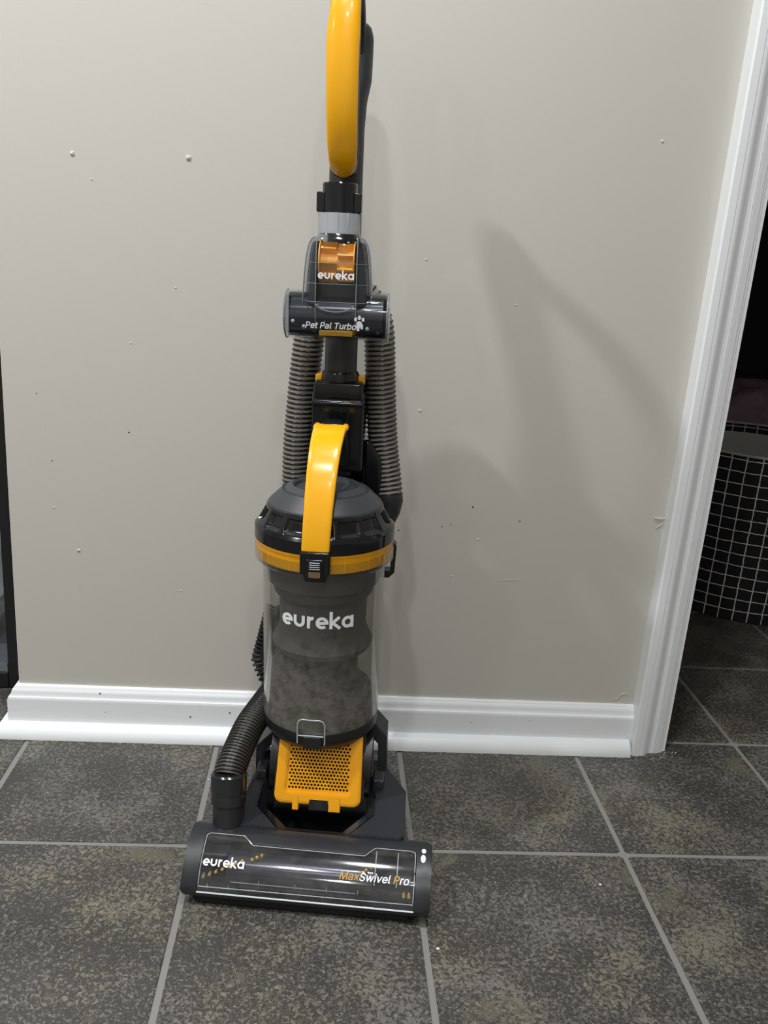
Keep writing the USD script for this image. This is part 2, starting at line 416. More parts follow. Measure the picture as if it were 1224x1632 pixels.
# scars, bumps and nail pops in the paint (parts of the wall)
def blob(x, z, r, h, seed, stretch=1.0, m=WALLB, name='paint_bump'):
    s = trimesh.creation.icosphere(2, 1.0)
    v = np.array(s.vertices)
    v *= (1 + 0.5 * (meshkit.noise(v * 2.3 + seed * 7.1, seed) - .5))[:, None]
    v = np.c_[v[:, 0] * r * stretch + x, v[:, 1] * h + WY, v[:, 2] * r + z]
    return obj(name, (v, s.faces), m, wall_back, True)
for k, (x, z, r) in enumerate([(-0.232, .974, .0032), (-0.061, .981, .0038), (-0.242, .346, .0026), (-.205, .94, .0015), (-.08, .79, .0014), (.32, .62, .002), (.31, .86, .0015),
                               (.44, .40, .002), (.40, .33, .0014), (.66, 1.06, .0022), (.46, .80, .0014), (-.15, .70, .0013), (-.28, .42, .0015), (-.07, .28, .0014)]):
    blob(x, z, r, r * 0.7, k)
for k, (x, z, r) in enumerate([(.425, .458, .0016), (.375, .42, .0011), (.39, .425, .0011), (.30, .41, .0014), (.51, .437, .0012), (-.28, .50, .0010), (-.30, .61, .0010), (-.155, .555, .0014)]):
    blob(x, z, r, .0003, 40 + k, 1.0, WHOLE, 'nail_hole')
def tear(pts, w, lift, seed):
    P = spline(pts, 24)
    r = np.sin(np.linspace(0.15, np.pi - 0.05, 24)) * w
    m = sweep(np.c_[P[:, 0], np.full(24, WY - lift), P[:, 1]], r, r * 0.5, n=8, up=(0, 0, 1))
    obj('paint_tear', m, WALLB, wall_back, True)
tear([(.744, .4575), (.756, .4555), (.770, .4572)], .0022, .0030, 1)
tear([(.752, .437), (.760, .444), (.766, .449)], .0014, .0016, 2)
tear([(.722, .100), (.735, .103), (.742, .112), (.750, .115)], .0014, .0012, 3)
tear([(.736, .104), (.742, .110), (.757, .109)], .0010, .0012, 4)
tear([(.49, .325), (.51, .328), (.525, .327)], .0007, .0006, 5)

# baseboard with shoe moulding, returning round the free end of the wall
def moulding(prof, ends):
    """prof: (depth from the wall, z) points; runs along the wall from the mitred left corner to x1, plus the return along the wall's end."""
    P = np.array(prof)
    n = len(P)
    x1 = ends
    A = np.c_[WX0 - P[:, 0], np.full(n, WY + .115), P[:, 1]]       # back end of the return
    B = np.c_[WX0 - P[:, 0], WY - P[:, 0], P[:, 1]]                # mitre
    C = np.c_[np.full(n, x1), WY - P[:, 0], P[:, 1]]
    v = np.vstack([A, B, C])
    f = []
    for s in (0, n):
        for i in range(n):
            j = (i + 1) % n
            f += [[s + i, s + n + i, s + n + j], [s + i, s + n + j, s + j]]
    cap = list(range(2 * n, 3 * n))
    for i in range(1, n - 1):
        f.append([cap[0], cap[i], cap[i + 1]])
        f.append([0, i + 1, i])
    t = trimesh.Trimesh(v, np.array(f), process=False)
    trimesh.repair.fix_normals(t)
    return t
bprof = [(-.001, 0), (.0165, 0), (.0165, .066), (.0155, .0685), (.0150, .0705), (.0125, .0715), (.0110, .0745), (.0105, .079), (.0092, .0835), (.0062, .0862), (.0058, .0885), (.0035, .0905), (-.001, .0905)]
sh = [(.0160, 0), (.0385, 0)] + [(.0165 + .0220 * math.cos(a), .0005 + .0245 * math.sin(a)) for a in np.linspace(0.06, math.pi / 2, 9)] + [(.0160, .0250)]
base = obj('baseboard_back', moulding(bprof, .768), PAINT, None, 40, label='white painted baseboard along the greige wall', kind='structure')
obj('shoe_moulding', moulding(sh, .762), PAINT, base, 40)
for k, (x, z) in enumerate([(-.20, .048), (-.21, .081), (.46, .051), (.02, .054), (.57, .058), (-.05, .043)]):
    s = trimesh.creation.icosphere(1, .0016)
    s.apply_transform(np.diag([1, .3, 1, 1]))
    s.apply_translation((x, WY - (.0166 if z < .07 else .0108), z))
    obj('nail_dent', s, WHOLE if k % 2 else WALLB, base, True)

# door casing (one leg of three) with its stepped profile
cprof = [(.766, .310), (.766, .2795), (.7685, .2760), (.7800, .2755), (.7812, .2785), (.7822, .2785), (.7832, .2765), (.7870, .2765), (.7925, .2790), (.7985, .2850), (.8040, .2880), (.8090, .2880),
         (.8112, .2865), (.8120, .2893), (.8128, .2893), (.8138, .2870), (.8245, .2895), (.8258, .2925), (.8305, .2935), (.8325, .2960), (.8325, .310)]
cp = m3.CrossSection([np.array(cprof)], m3.FillRule.EvenOdd)
obj('trim_1', m3.Manifold.extrude(cp, DZ + .06), PAINT, None, 25, label='white stepped door casing at the right end of the wall', kind='structure')
mirror = m3.CrossSection([np.array([(DX0 + DX1 + .006 - x, y) for x, y in cprof])], m3.FillRule.EvenOdd)
obj('trim_2', m3.Manifold.extrude(mirror, DZ + .06), PAINT, None, 25, label='white door casing on the far side of the dark doorway', kind='structure')
head = np.array([(z, y) for z, y in [(DZ - .006, .310), (DZ - .006, .2960), (DZ + .02, .2880), (DZ + .045, .2765), (DZ + .06, .2760), (DZ + .06, .310)]])
hm = m3.Manifold.extrude(m3.CrossSection([head], m3.FillRule.EvenOdd), DX1 - DX0 - .008)
ht = tri(hm); v_ = np.array(ht.vertices); ht.vertices = np.c_[DX0 + .007 + v_[:, 2], v_[:, 1], v_[:, 0]]; trimesh.repair.fix_normals(ht)
obj('trim_3', ht, PAINT, None, 25, label='white door casing above the dark doorway', kind='structure')
obj('door_1', cat_(bx(DX0 - .001, DX0 + .012, WY - .012, WY + .117, 0, DZ), bx(DX1 - .012, DX1 + .001, WY - .012, WY + .117, 0, DZ), bx(DX0 + .012, DX1 - .012, WY - .012, WY + .117, DZ - .012, DZ + .001)),
    PAINT, None, False, label='white door jamb of the dark doorway', kind='structure')

# recessed ceiling lamps
for n_, p_, w_ in LAMPS:
    t = thing(n_, (p_[0], p_[1], CEIL), 0, 'round recessed ceiling lamp %s' % {'ceiling_lamp_006': 'straight above the vacuum cleaner', 'ceiling_lamp': 'nearest the free end of the greige wall', 'ceiling_lamp_001': 'almost above the camera', 'ceiling_lamp_002': 'behind the camera on the doorway side', 'ceiling_lamp_003': 'straight behind the camera', 'ceiling_lamp_004': 'in the passage beyond the wall', 'ceiling_lamp_005': 'in the rear left corner of the room'}[n_], 'ceiling lamp')
    obj('trim_ring', lathe([(.052, 0), (.052, -.012), (.062, -.016), (.075, -.008), (.075, 0)], 48), PAINT, t)
    obj('lens', lathe([(0, -.004), (.051, -.004), (.051, -.001), (0, -.001)], 48), GLOW, t)

# ================================================================== THE VACUUM CLEANER (own frame: x right, y back from the nozzle's front, z up)
VO, VR = np.array([0.178, -0.137, 0.0]), -6.2
RM = Ro.from_euler('z', VR, degrees=True).as_matrix()
vac = thing('vacuum_cleaner', VO, VR, 'black and yellow upright bagless vacuum cleaner standing on the tiles in front of the wall', 'vacuum cleaner')

LEAN = math.radians(1.7)
def B(m):
    """Body frame -> vacuum frame: the upright leans a little to the left."""
    m = tri(m) if isinstance(m, m3.Manifold) else m.copy()
    v = np.array(m.vertices)
    c, s = math.cos(LEAN), math.sin(LEAN)
    m.vertices = np.stack([-.014 + v[:, 0] * c - v[:, 2] * s, v[:, 1], v[:, 2] * c + v[:, 0] * s], 1)
    return m
def part(name, m, material, parent=vac, smooth=32, **k):
    return obj(name, m, material, parent, smooth, **k)

# ---- nozzle
NX0, NX1 = -.179, .159
prof = np.array([(-.004, .017), (-.0045, .023), (-.002, .031), (.004, .042), (.011, .051), (.020, .0590), (.032, .0665), (.046, .0725), (.060, .0758), (.072, .0755), (.081, .0715), (.087, .063), (.089, .050), (.089, .017)])
def prof_inset(d):
    p = Polygon(prof).buffer(-d, join_style=2) if d > 0 else Polygon(prof)
    return np.array(p.exterior.coords)[:-1]
def ext_x(P, x0, x1):
    """Extrude a (y, z) outline along x."""
    m = m3.Manifold.extrude(m3.CrossSection([np.array(P)], m3.FillRule.Positive if Polygon(P).exterior.is_ccw else m3.FillRule.EvenOdd), x1 - x0)
    return m.transform(np.array([[0, 0, 1, x0], [1, 0, 0, 0], [0, 1, 0, 0]], float))
solid = m3.Manifold.batch_boolean([ext_x(prof_inset(d), NX0 + e, NX1 - e) for d, e in ((0, .006), (.0008, .0035), (.002, .0015), (.004, 0))], m3.OpType.Add)
win = Polygon([(-.156, -.02), (.138, -.02), (.138, .0515), (.131, .0545), (.080, .0545), (.066, .0415), (-.088, .0415), (-.102, .0545), (-.150, .0545), (-.156, .0505)]).buffer(.002).buffer(-.002)
wcut = m3.Manifold.extrude(m3.CrossSection([np.array(win.exterior.coords)[:-1]], m3.FillRule.EvenOdd), .1).translate((0, 0, .0235))
cavity = ext_x(prof_inset(.0032), -.160, .142)
hood = solid - wcut - (cavity - ext_x([(-.02, 0), (.1, 0), (.1, .012), (-.02, .012)], -.2, .2))
part('nozzle_hood', hood, GRY, smooth=28, label='charcoal hood over the floor nozzle')
shell = solid - ext_x(prof_inset(.0020), -.2, .2)
winp = win.buffer(-.0006)
wm = shell ^ m3.Manifold.extrude(m3.CrossSection([np.array(winp.exterior.coords)[:-1]], m3.FillRule.EvenOdd), .1).translate((0, 0, .0238))
window = part('nozzle_window', wm, CLRW, smooth=28, label='clear window over the brush roll')
# bright edge of the window: a raised clear lip following its outline
sY = np.array([p for p in prof[:10]])
def zprof(y):
    return np.interp(y, sY[:, 0], sY[:, 1])
edge, _ = resample(np.array(winp.buffer(-.0012).exterior.coords), .002)
edge = edge[edge[:, 1] > -.0035]
k0 = int(np.argmax(np.linalg.norm(np.diff(edge, axis=0), axis=1))) + 1
edge = np.roll(edge, -k0, axis=0)
e3 = np.c_[edge, zprof(edge[:, 1]) + .0004]
part('window_lip', sweep(e3, .0007, n=6), mat('clear_edge_plastic', lin(176, 180, 184), 0.12), window, label='bright moulded edge of the window')
part('window_sill', hull([(-.155, -.0042, .0232), (.137, -.0042, .0232)], .0013, 8), mat('bright_edge', lin(214, 217, 220), 0.15), window)
def on_nozzle(t, xc, y0, lift=.0007, shear=0.0):
    """Lay lettering on the slope of the window; y0: where the base line lies."""
    d = np.r_[0, np.cumsum(np.linalg.norm(np.diff(sY, axis=0), axis=1))]
    s0 = np.interp(y0, sY[:, 0], d)
    v = np.array(t.vertices)
    s = s0 + v[:, 1]
    y, z = np.interp(s, d, sY[:, 0]), np.interp(s, d, sY[:, 1])
    ty, tz = np.interp(s + .001, d, sY[:, 0]) - y, np.interp(s + .001, d, sY[:, 1]) - z
    L = np.hypot(ty, tz)
    h = v[:, 2] + lift
    return trimesh.Trimesh(np.stack([xc + v[:, 0] + shear * v[:, 1], y - tz / L * h, z + ty / L * h], 1), t.faces, process=False)
EUR = stroke_word('eureka')
part('lettering', on_nozzle(flat_text(EUR, .0565), -.1235, .0125), WHT, window, False, label='white word eureka')
mt = meshkit.text_mesh('MaxSwivel Pro', 1.0, 0.1, bold=True)
full_w, x_min = mt.bounds[1][0] - mt.bounds[0][0], mt.bounds[0][0]
sc = .094 / full_w
def sub_text(s, prefix):
    off = (meshkit.text_mesh(prefix + s, 1.0, .1, bold=True).bounds[1][0] - meshkit.text_mesh(s, 1.0, .1, bold=True).bounds[1][0]) if prefix else 0
    m = meshkit.text_mesh(s, 1.0, 0.1, bold=True)
    w = (m.bounds[1][0] - m.bounds[0][0]) * sc
    t = flat_text(m, w)
    xc = .0815 - .047 + (off + (m.bounds[0][0] + m.bounds[1][0]) / 2 - x_min) * sc
    return on_nozzle(t, xc, .0120, shear=.22)
part('lettering', cat_(sub_text('Max', ''), sub_text('P', 'MaxSwivel ')), GLD, window, False, label='gold letters Max and P')
part('lettering', cat_(sub_text('Swivel', 'Max'), sub_text('ro', 'MaxSwivel P')), WHT, window, False, label='white letters Swivel and ro')
# inside: brush roll, ribs, lamp strip
roll = trimesh.creation.cylinder(.0215, .20, sections=48)
roll.apply_transform(trimesh.transformations.rotation_matrix(math.pi / 2, [0, 1, 0]))
roll.apply_translation((-.020, .036, .036))
rollp = part('brush_roll', roll, CHR, label='dark glossy brush roll behind the window')
def tuft(x, a, r=.0215, L=.0075):
    d = np.array([0, math.cos(a), math.sin(a)])
    c = np.array([x, .036, .036])
    return sweep([c + d * (r - .002), c + d * (r + L * .6), c + d * (r + L)], [.0018, .0024, .0022], n=8)
for k in range(7):
    part('bristle_tuft', tuft(-.150 + .0085 * k, math.radians(178 - 9 * k)), BRI, rollp, True)
for k in range(3):
    part('bristle_tuft', tuft(-.086 + .006 * k, math.radians(118 - 8 * k)), BRI, rollp, True)
    part('bristle_tuft', tuft(.063 + .007 * k, math.radians(126 - 9 * k)), BRI, rollp, True)
for x in (.1235, .1305):
    part('bristle_tuft', tuft(x, math.radians(182)), BRI, rollp, True)
endcap = trimesh.creation.cylinder(.017, .04, sections=32)
endcap.apply_transform(trimesh.transformations.rotation_matrix(math.pi / 2, [0, 1, 0]))
endcap.apply_translation((.112, .036, .034))
part('belt_cover', rbox(.088, .118, .024, .056, .018, .0500, .004), GRD, vac, label='grey belt cover seen through the window')
part('belt_cover', rbox(-.160, -.120, .032, .056, .018, .056, .004), GRD, vac)
part('roll_axle', cat_(endcap), BLM, rollp)
part('nozzle_chamber', bx(-.160, .142, .075, .079, .012, .065), VOID, smooth=False)
strip = part('lamp_strip', rbox(-.100, .074, .0015, .0070, .0245, .0325, .001, 8), VOID, label='black strip of small headlamps along the window')
for x in (-.079, -.048, -.017, .014, .045):
    part('headlamp', bx(x - .0014, x + .0014, .0008, .002, .0275, .0300), BRI, strip, False)
part('window_rib', bx(-.112, .058, .0060, .0072, .0345, .0352), SIL, window, False)
for x in (-.142, -.113):
    part('window_rib', bx(x - .0006, x + .0006, .0005, .0015, .026, .033), SIL, window, False)
for x in (-.073, -.024, .019, .061):
    part('window_rib', bx(x - .0006, x + .0006, .0040, .0052, .035, .0415), SIL, window, False)
for x in (.0825, .1125):
    yy = np.linspace(.010, .050, 10)
    part('window_rib', sweep(np.c_[np.full(10, x), yy, zprof(yy) - .0022], .0009, n=6), SIL, window)
part('sole_plate', cat_(rbox(NX0 + .016, NX1 - .018, .004, .086, .003, .020, .002, 8), bx(NX0 + .024, NX1 - .028, .0005, .004, .004, .016)), VOID, label='black sole plate under the nozzle')
bl = []
for x in np.arange(NX0 + .02, NX1 - .02, .003):
    bl.append(bx(x, x + .0016, .0018, .0034, .0004, .006))
part('bristle_strip', cat_(*bl), VOID, smooth=False, kind='stuff')
# small white footprint mark at the right end of the hood
mark = unary_union([affinity.scale(Point(0, 0).buffer(1), .0036, .0062), affinity.translate(affinity.scale(Point(0, 0).buffer(1), .0033, .0040), .0006, .0125)])
part('foot_mark', on_nozzle(flat_text(mark, .0072), .1505, .0430, .0006), WHT, vac, False, label='white footprint mark')

# ---- deck and arms behind the hood
outer = Polygon([(-.120, .070), (.070, .070), (.112, .070), (.119, .078), (.119, .172), (.078, .240), (.066, .240), (.066, .2), (-.092, .2), (-.092, .24), (-.109, .24), (-.117, .17), (-.121, .12), (-.132, .085), (-.150, .07)])
octo = Polygon([(-.056, .066), (.037, .066), (.074, .116), (.072, .30), (-.098, .30), (-.097, .113)])
inner = Polygon([(-.049, .078), (.031, .078), (.061, .118), (.060, .30), (-.086, .30), (-.085, .116)])
def raise_back(m, k=.10):
    t = tri(m) if isinstance(m, m3.Manifold) else m
    v = np.array(t.vertices)
    v[:, 2] += np.where(v[:, 2] > .04, np.clip(v[:, 1] - .065, 0, 1) * k, 0)
    t.vertices = v
    return t
for g_ in sorted(outer.difference(octo).geoms, key=lambda g: -g.area) if hasattr(outer.difference(octo), 'geoms') else [outer.difference(octo)]:
    part('nozzle_deck', raise_back(prism(g_, .022, .0775, .003)), GRY, label='charcoal deck arm behind the hood')
rim = octo.buffer(-.0012).intersection(outer.buffer(.001)).difference(inner)
part('deck_rim', raise_back(prism(rim, .022, .0750, .0018)), BLK, label='glossy rim of the deck opening')
part('deck_floor', prism(inner.buffer(.001).intersection(sbox(-.2, 0, .2, .24)), .022, .034, .001), BLK, label='glossy black floor of the deck opening')
for x0, x1 in ((-.110, -.094), (.068, .084)):
    part('pivot_bracket', cat_(rbox(x0, x1, .168, .196, .07, .1035, .003), to_xz(prism(Point((x0 + x1) / 2, .098).buffer(.006), 0, .003), .1685)), GRD)
    part('pivot_hole', to_xz(prism(Point((x0 + x1) / 2, .0955).buffer(.0042), 0, .0012), .1682), VOID, smooth=False)
def wheel(x):
    w = lathe([(0, -.012), (.030, -.012), (.034, -.008), (.034, .008), (.030, .012), (0, .012)], 40)
    w.apply_transform(trimesh.transformations.rotation_matrix(math.pi / 2, [0, 1, 0]))
    w.apply_translation((x, .205, .0345))
    return w
for x in (-.108, .102):
    part('wheel', wheel(x), BLM)

# ---- yoke that carries the body
yk = Polygon([(-.119, .06), (-.119, .116), (-.092, .146), (-.060, .182), (.040, .186), (.060, .176), (.083, .152), (.088, .06), (.074, .06), (.070, .138), (.044, .165), (-.056, .162), (-.082, .136), (-.105, .108), (-.105, .06)])
part('yoke', to_xz(prism(yk, 0, .050, .003, 2), .262), GRD, label='charcoal yoke arching behind the filter cover')
# motor housing: barrel across, behind the cover
mh = trimesh.creation.cylinder(.058, .150, sections=64)
mh.apply_transform(trimesh.transformations.rotation_matrix(math.pi / 2, [0, 1, 0]))
mh.apply_translation((-.012, .205, .118))
part('motor_housing', mh, BLM, smooth=40, label='black barrel-shaped motor housing')
part('motor_neck', rbox(-.070, .046, .165, .235, .10, .20, .01), BLM)

# ---- yellow perforated filter cover (made flat in (x, up) and tilted back)
TI = math.atan2(.030, .085)
def tilt(m):
    t = to_xz(m, 0) if isinstance(m, m3.Manifold) else m.copy()
    v = np.array(t.vertices)
    c, s = math.cos(TI), math.sin(TI)
    y, z = v[:, 1], v[:, 2]
    ro = math.radians(1.0)
    x = v[:, 0] * math.cos(ro) - z * math.sin(ro); z = z * math.cos(ro) + v[:, 0] * math.sin(ro)
    t.vertices = np.stack([x - .0105, .121 + y * c + z * s, .0865 + z * c - y * s], 1)
    return t
cv = affinity.translate(sbox(-.0605, 0, .0605, .112).buffer(-.013).buffer(.013), 0, 0)
cv = Polygon([(-.0640, 0), (.0635, 0), (.0605, .112), (-.0605, .112)]).buffer(-.012).buffer(.012)
scoop = Point(0.006, .150).buffer(.062, quad_segs=24)
gz = Polygon([(-.0465, .019), (.0465, .019), (.0435, .106), (-.0435, .106)]).buffer(-.004).buffer(.004)
fr = cv.difference(gz)
cover = part('filter_cover', tilt(prism(fr, -.016, .006, .005, 4)), YELR, smooth=40, label='yellow filter cover with a hole grid')
holes = []
for r_ in range(17):
    for c_ in range(20):
        hx, hz = (c_ - 9.5 + (0.5 if r_ % 2 else 0)) * .0050, .0235 + r_ * .0050
        if abs(hx) < .0452 - .03 * hz:
            holes.append(Point(hx, hz).buffer(.0017, quad_segs=3))
part('perforated_panel', tilt(prism(gz.buffer(.0015).difference(unary_union(holes)), .0005, .0022)), YELR, cover, False, label='panel pierced by rows of round holes')
part('filter_foam', tilt(prism(gz.buffer(.004), -.012, -.008)), VOID, cover, False)
for x0, x1 in ((-.036, -.027), (.017, .034)):
    part('hinge_tab', tilt(prism(sbox(x0, -.008, x1, .012), -.010, .0070, .002)), YELR, cover)
part('latch', tilt(prism(sbox(-.012, -.007, .0165, .009), -.010, .0066, .0015)), BLK, cover, label='black latch at the lower edge')
part('latch_button', tilt(prism(sbox(-.002, -.005, .008, .007), .005, .0086, .0012)), BLM, cover)
part('cover_bed', tilt(prism(cv.buffer(.004), -.040, -.012, .004)), BLM)

# ---- dust bin
BC = (0, .20, 0)
part('bin_base', B(lathe([(0, .168), (.060, .168), (.076, .176), (.0845, .187), (.0858, .196), (.0858, .2045), (.0835, .2075), (0, .2075)], 96, BC)), BLM, label='black hinged base of the dust bin')
binp = part('dust_bin', B(lathe([(.0835, .2060), (.0855, .2060), (.0862, .300), (.0872, .440), (.0945, .4465), (.0930, .4485), (.0855, .4425), (.0845, .300), (.0835, .2060)], 128, BC)), CLRB,
            label='clear dust bin with grey dust inside')
part('bin_lip', B(lathe([(.0945, .4465), (.0985, .4480), (.0985, .4665), (.0974, .4665), (.0974, .4495), (.0945, .4485), (.0945, .4465)], 128, BC)), CLR, binp, label='clear lip of the bin')
part('cyclone', B(lathe([(0, .455), (.080, .455), (.081, .425), (.0800, .414), (.072, .408), (.0715, .398), (.0690, .394), (.064, .388), (.0625, .345), (.068, .330), (.0735, .320), (.071, .312), (.058, .303), (.044, .297), (.040, .285), (.037, .225), (.035, .210), (0, .210)], 72, BC)), CYC, binp,
     label='grey cyclone core inside the bin')
ds = lathe([(0, .285), (.03, .285), (.055, .272), (.072, .258), (.0815, .240), (.0815, .2085), (0, .2085)], 96, BC)
v_, f_ = trimesh.remesh.subdivide_to_size(ds.vertices, ds.faces, .006, max_iter=6)
q = v_ - np.array(BC)
rad = np.hypot(q[:, 0], q[:, 1])
hh = meshkit.fbm(np.c_[q[:, :2] * 45, q[:, 2] * 20], 4, 5)
side = 0.038 * np.clip(-q[:, 0] / .08, -.9, 1)
topf = np.clip((v_[:, 2] - .215) / .05, 0, 1)
v_[:, 2] += topf * ((hh - .5) * .055 + side)
sc_ = np.minimum(1, .0815 / np.maximum(rad, 1e-6))
v_[:, 0], v_[:, 1] = BC[0] + q[:, 0] * sc_, BC[1] + q[:, 1] * sc_
part('dust_heap', B(trimesh.Trimesh(v_, f_, process=False)), DUST, binp, True, kind='stuff', label='heap of grey dust in the bin')
for a in (-92, -62, -118):
    a = math.radians(a)
    fin = bx(-.0006, .0006, -.0845, -.078, .210, .262 if a < -1.3 and a > -2 else .30)
    fin.apply_transform(trimesh.transformations.rotation_matrix(a + math.pi / 2, [0, 0, 1]))
    fin.apply_translation(BC)
    part('bin_fin', B(fin), CLR, binp, False)
def on_bin(t, zb, a0=0.0, r=.0866):
    v = np.array(t.vertices)
    th = v[:, 0] / r + a0
    rr = r + v[:, 2]
    return B(trimesh.Trimesh(np.stack([rr * np.sin(th), .20 - rr * np.cos(th), zb + v[:, 1]], 1), t.faces, process=False))
part('lettering', on_bin(flat_text(EUR, .1035), .3690, .012), WHT, binp, False, label='white word eureka across the bin')
# clear catch at the foot of the bin
u = np.array([(-.0195, .1905), (-.0195, .222), (-.0165, .2275), (-.012, .2295), (.012, .2295), (.0165, .2275), (.0195, .222), (.0195, .1905)])
yb = lambda x: .20 - np.sqrt(.0885 ** 2 - x ** 2)
up_, _ = resample(u, .002)
part('bin_catch', B(cat_(sweep(np.c_[up_[:, 0] - .004, yb(up_[:, 0] - .004), up_[:, 1]], .0011, n=8), sweep([(-.022, .112, .2045), (.014, .111, .2045)], .0012, n=8))), SIL, binp, label='clear catch at the foot of the bin')
part('bin_hinge', B(rbox(-.0150, .0110, .1100, .125, .184, .2035, .002)), BLM)
# yellow ring
ring = lathe([(.088, .4520), (.0962, .4520), (.0968, .4540), (.0968, .4725), (.0985, .4745), (.0985, .4775), (.088, .4775)], 240, BC)
v_ = np.array(ring.vertices); a_ = np.arctan2(v_[:, 1] - .2, v_[:, 0])
rr_ = np.hypot(v_[:, 0], v_[:, 1] - .2)
k_ = np.where((rr_ > .09) & (v_[:, 2] < .473) & (np.abs((a_ * 32 / (2 * np.pi)) % 1 - .5) > .44), 1.008, 1.0)
v_[:, 0], v_[:, 1] = v_[:, 0] * k_, .2 + (v_[:, 1] - .2) * k_
ring.vertices = v_
part('bin_ring', B(ring), YELR, smooth=25, label='yellow ring under the bin lid')
# lid: glossy grip band with scallops, matte cap
band_p = [(.080, .4765), (.0975, .4765), (.0990, .4785), (.0990, .4900), (.0985, .4950), (.0955, .4985)] + [(.0950 - .0125 * t, .4990 + .0225 * t) for t in np.linspace(0, 1, 12)] + [(.0815, .5240), (.0795, .5255), (.070, .5255)]
band = lathe(band_p, 288, BC)
v_ = np.array(band.vertices); a_ = np.arctan2(v_[:, 1] - .2, v_[:, 0])
rr_ = np.hypot(v_[:, 0], v_[:, 1] - .2)
zz = v_[:, 2]
on = np.clip((zz - .5005) / .003, 0, 1) * np.clip((.5200 - zz) / .003, 0, 1) * (rr_ > .08)
ph = (a_ * 15 / (2 * np.pi) + .12) % 1
sq = np.clip((.5 - np.abs(ph - .5) - .10) / .045, 0, 1)
dr = -.0052 * on * sq
f_ = (rr_ + dr) / np.maximum(rr_, 1e-9)
v_[:, 0], v_[:, 1] = v_[:, 0] * f_, .2 + (v_[:, 1] - .2) * f_
band.vertices = v_
lid = part('bin_lid', B(band), BLK, smooth=28, label='glossy black lid with finger grips')
part('lid_cap', B(lathe([(.0805, .5240), (.0790, .5275), (.0610, .5445), (.0595, .5440), (.0580, .5432), (.0565, .5460), (.0470, .5510), (.0455, .5500), (.0440, .5495), (.0425, .5450), (.0200, .5455), (0, .5455)], 96, BC)), LID, lid, smooth=22, label='matte charcoal cap of the lid')
part('bin_lining', B(lathe([(.079, .450), (.0865, .450), (.0865, .476), (.079, .476)], 96, BC)), VOID, lid)
# carry handle: yellow strap over a black core
cpts = [(.0985, .4800), (.1005, .505), (.1075, .540), (.121, .576), (.143, .607), (.170, .6255), (.195, .6315)]
C1 = spline(cpts, 60)
cx = np.linspace(-.001, .0055, 60)
wx = np.interp(np.linspace(0, 1, 60), [0, .3, 1], [.0185, .0190, .0225])
hd = part('carry_handle', B(sweep(np.c_[cx, C1], wx, .0050, n=28, up=(1, 0, 0), power=5)), YEL, smooth=40, label='yellow carry handle arching over the lid')

for sx in (-1, 1):
    part('handle_horn', B(hull([(.0055 + sx * .0195, .192, .6315), (.0055 + sx * .0195, .205, .6315)], .0048, 12)), YEL, hd)
core = spline([(.106, .487), (.110, .510), (.120, .545), (.136, .575), (.158, .602), (.182, .6190), (.205, .6245), (.230, .612), (.252, .585), (.262, .550)], 60)
part('handle_core', B(sweep(np.c_[np.linspace(0, .0065, 60), core], np.interp(np.linspace(0, 1, 60), [0, .5, 1], [.0145, .0195, .022]), .0075, n=24, up=(1, 0, 0), power=4)), BLM, hd, smooth=40, label='black underside and back leg of the handle')
part('release_button', B(rbox(-.0085, .0195, .1925, .224, .622, .6385, .004)), BLK, hd, label='glossy black button at the top of the handle')
# front latch of the bin
lt = part('bin_latch', B(cat_(rbox(-.0205, .0195, .0895, .112, .455, .487, .003), hull([(-.0165, .0975, .462), (.0155, .0975, .462), (-.0125, .099, .4455), (.0115, .099, .4455)], .0030, 10))), BLK, label='black latch on the front of the bin')
part('latch_button', B(rbox(-.0125, .0115, .0872, .094, .4515, .4780, .003)), BLK, lt)
for k in range(4):
    part('latch_ridge', B(hull([(-.0065, .0866, .4735 - k * .0029), (.0060, .0866, .4735 - k * .0029)], .0008, 8)), SIL, lt)
part('latch_badge', B(to_xz(prism(affinity.translate(sbox(-.0065, -.0028, .0065, .0028).buffer(.0012), -.0005, .4570), 0, .0007), .0874)), mat('bronze_badge', lin(120, 96, 66), .4), lt, False)

# ---- spine, hose bracket
col = tri(rbox(-.029, .046, .300, .345, .17, .60, .006) + rbox(-.029, .046, .252, .335, .555, .672, .006) + rbox(-.027, .044, .250, .333, .660, .687, .006) + rbox(-.0290, .0455, .2475, .28, .652, .6585, .0025))
spine = part('spine', B(col), BLK, label='glossy black spine behind the bin')
part('spine_collar', B(lathe([(.0222, .676), (.027, .676), (.027, .694), (.0245, .699), (.0222, .699)], 48, (.009, .279, 0))), BLK, spine)
for x in (-.0215, .0395):
    part('spine_tab', B(rbox(x - .005, x + .005, .270, .290, .680, .6935, .002)), YEL, spine, label='yellow tab')
part('hose_bracket', B(hull([(.050, .30, .59), (.066, .30, .565), (.070, .30, .50), (.050, .30, .50)], .006)), BLK, label='black bracket beside the hose')

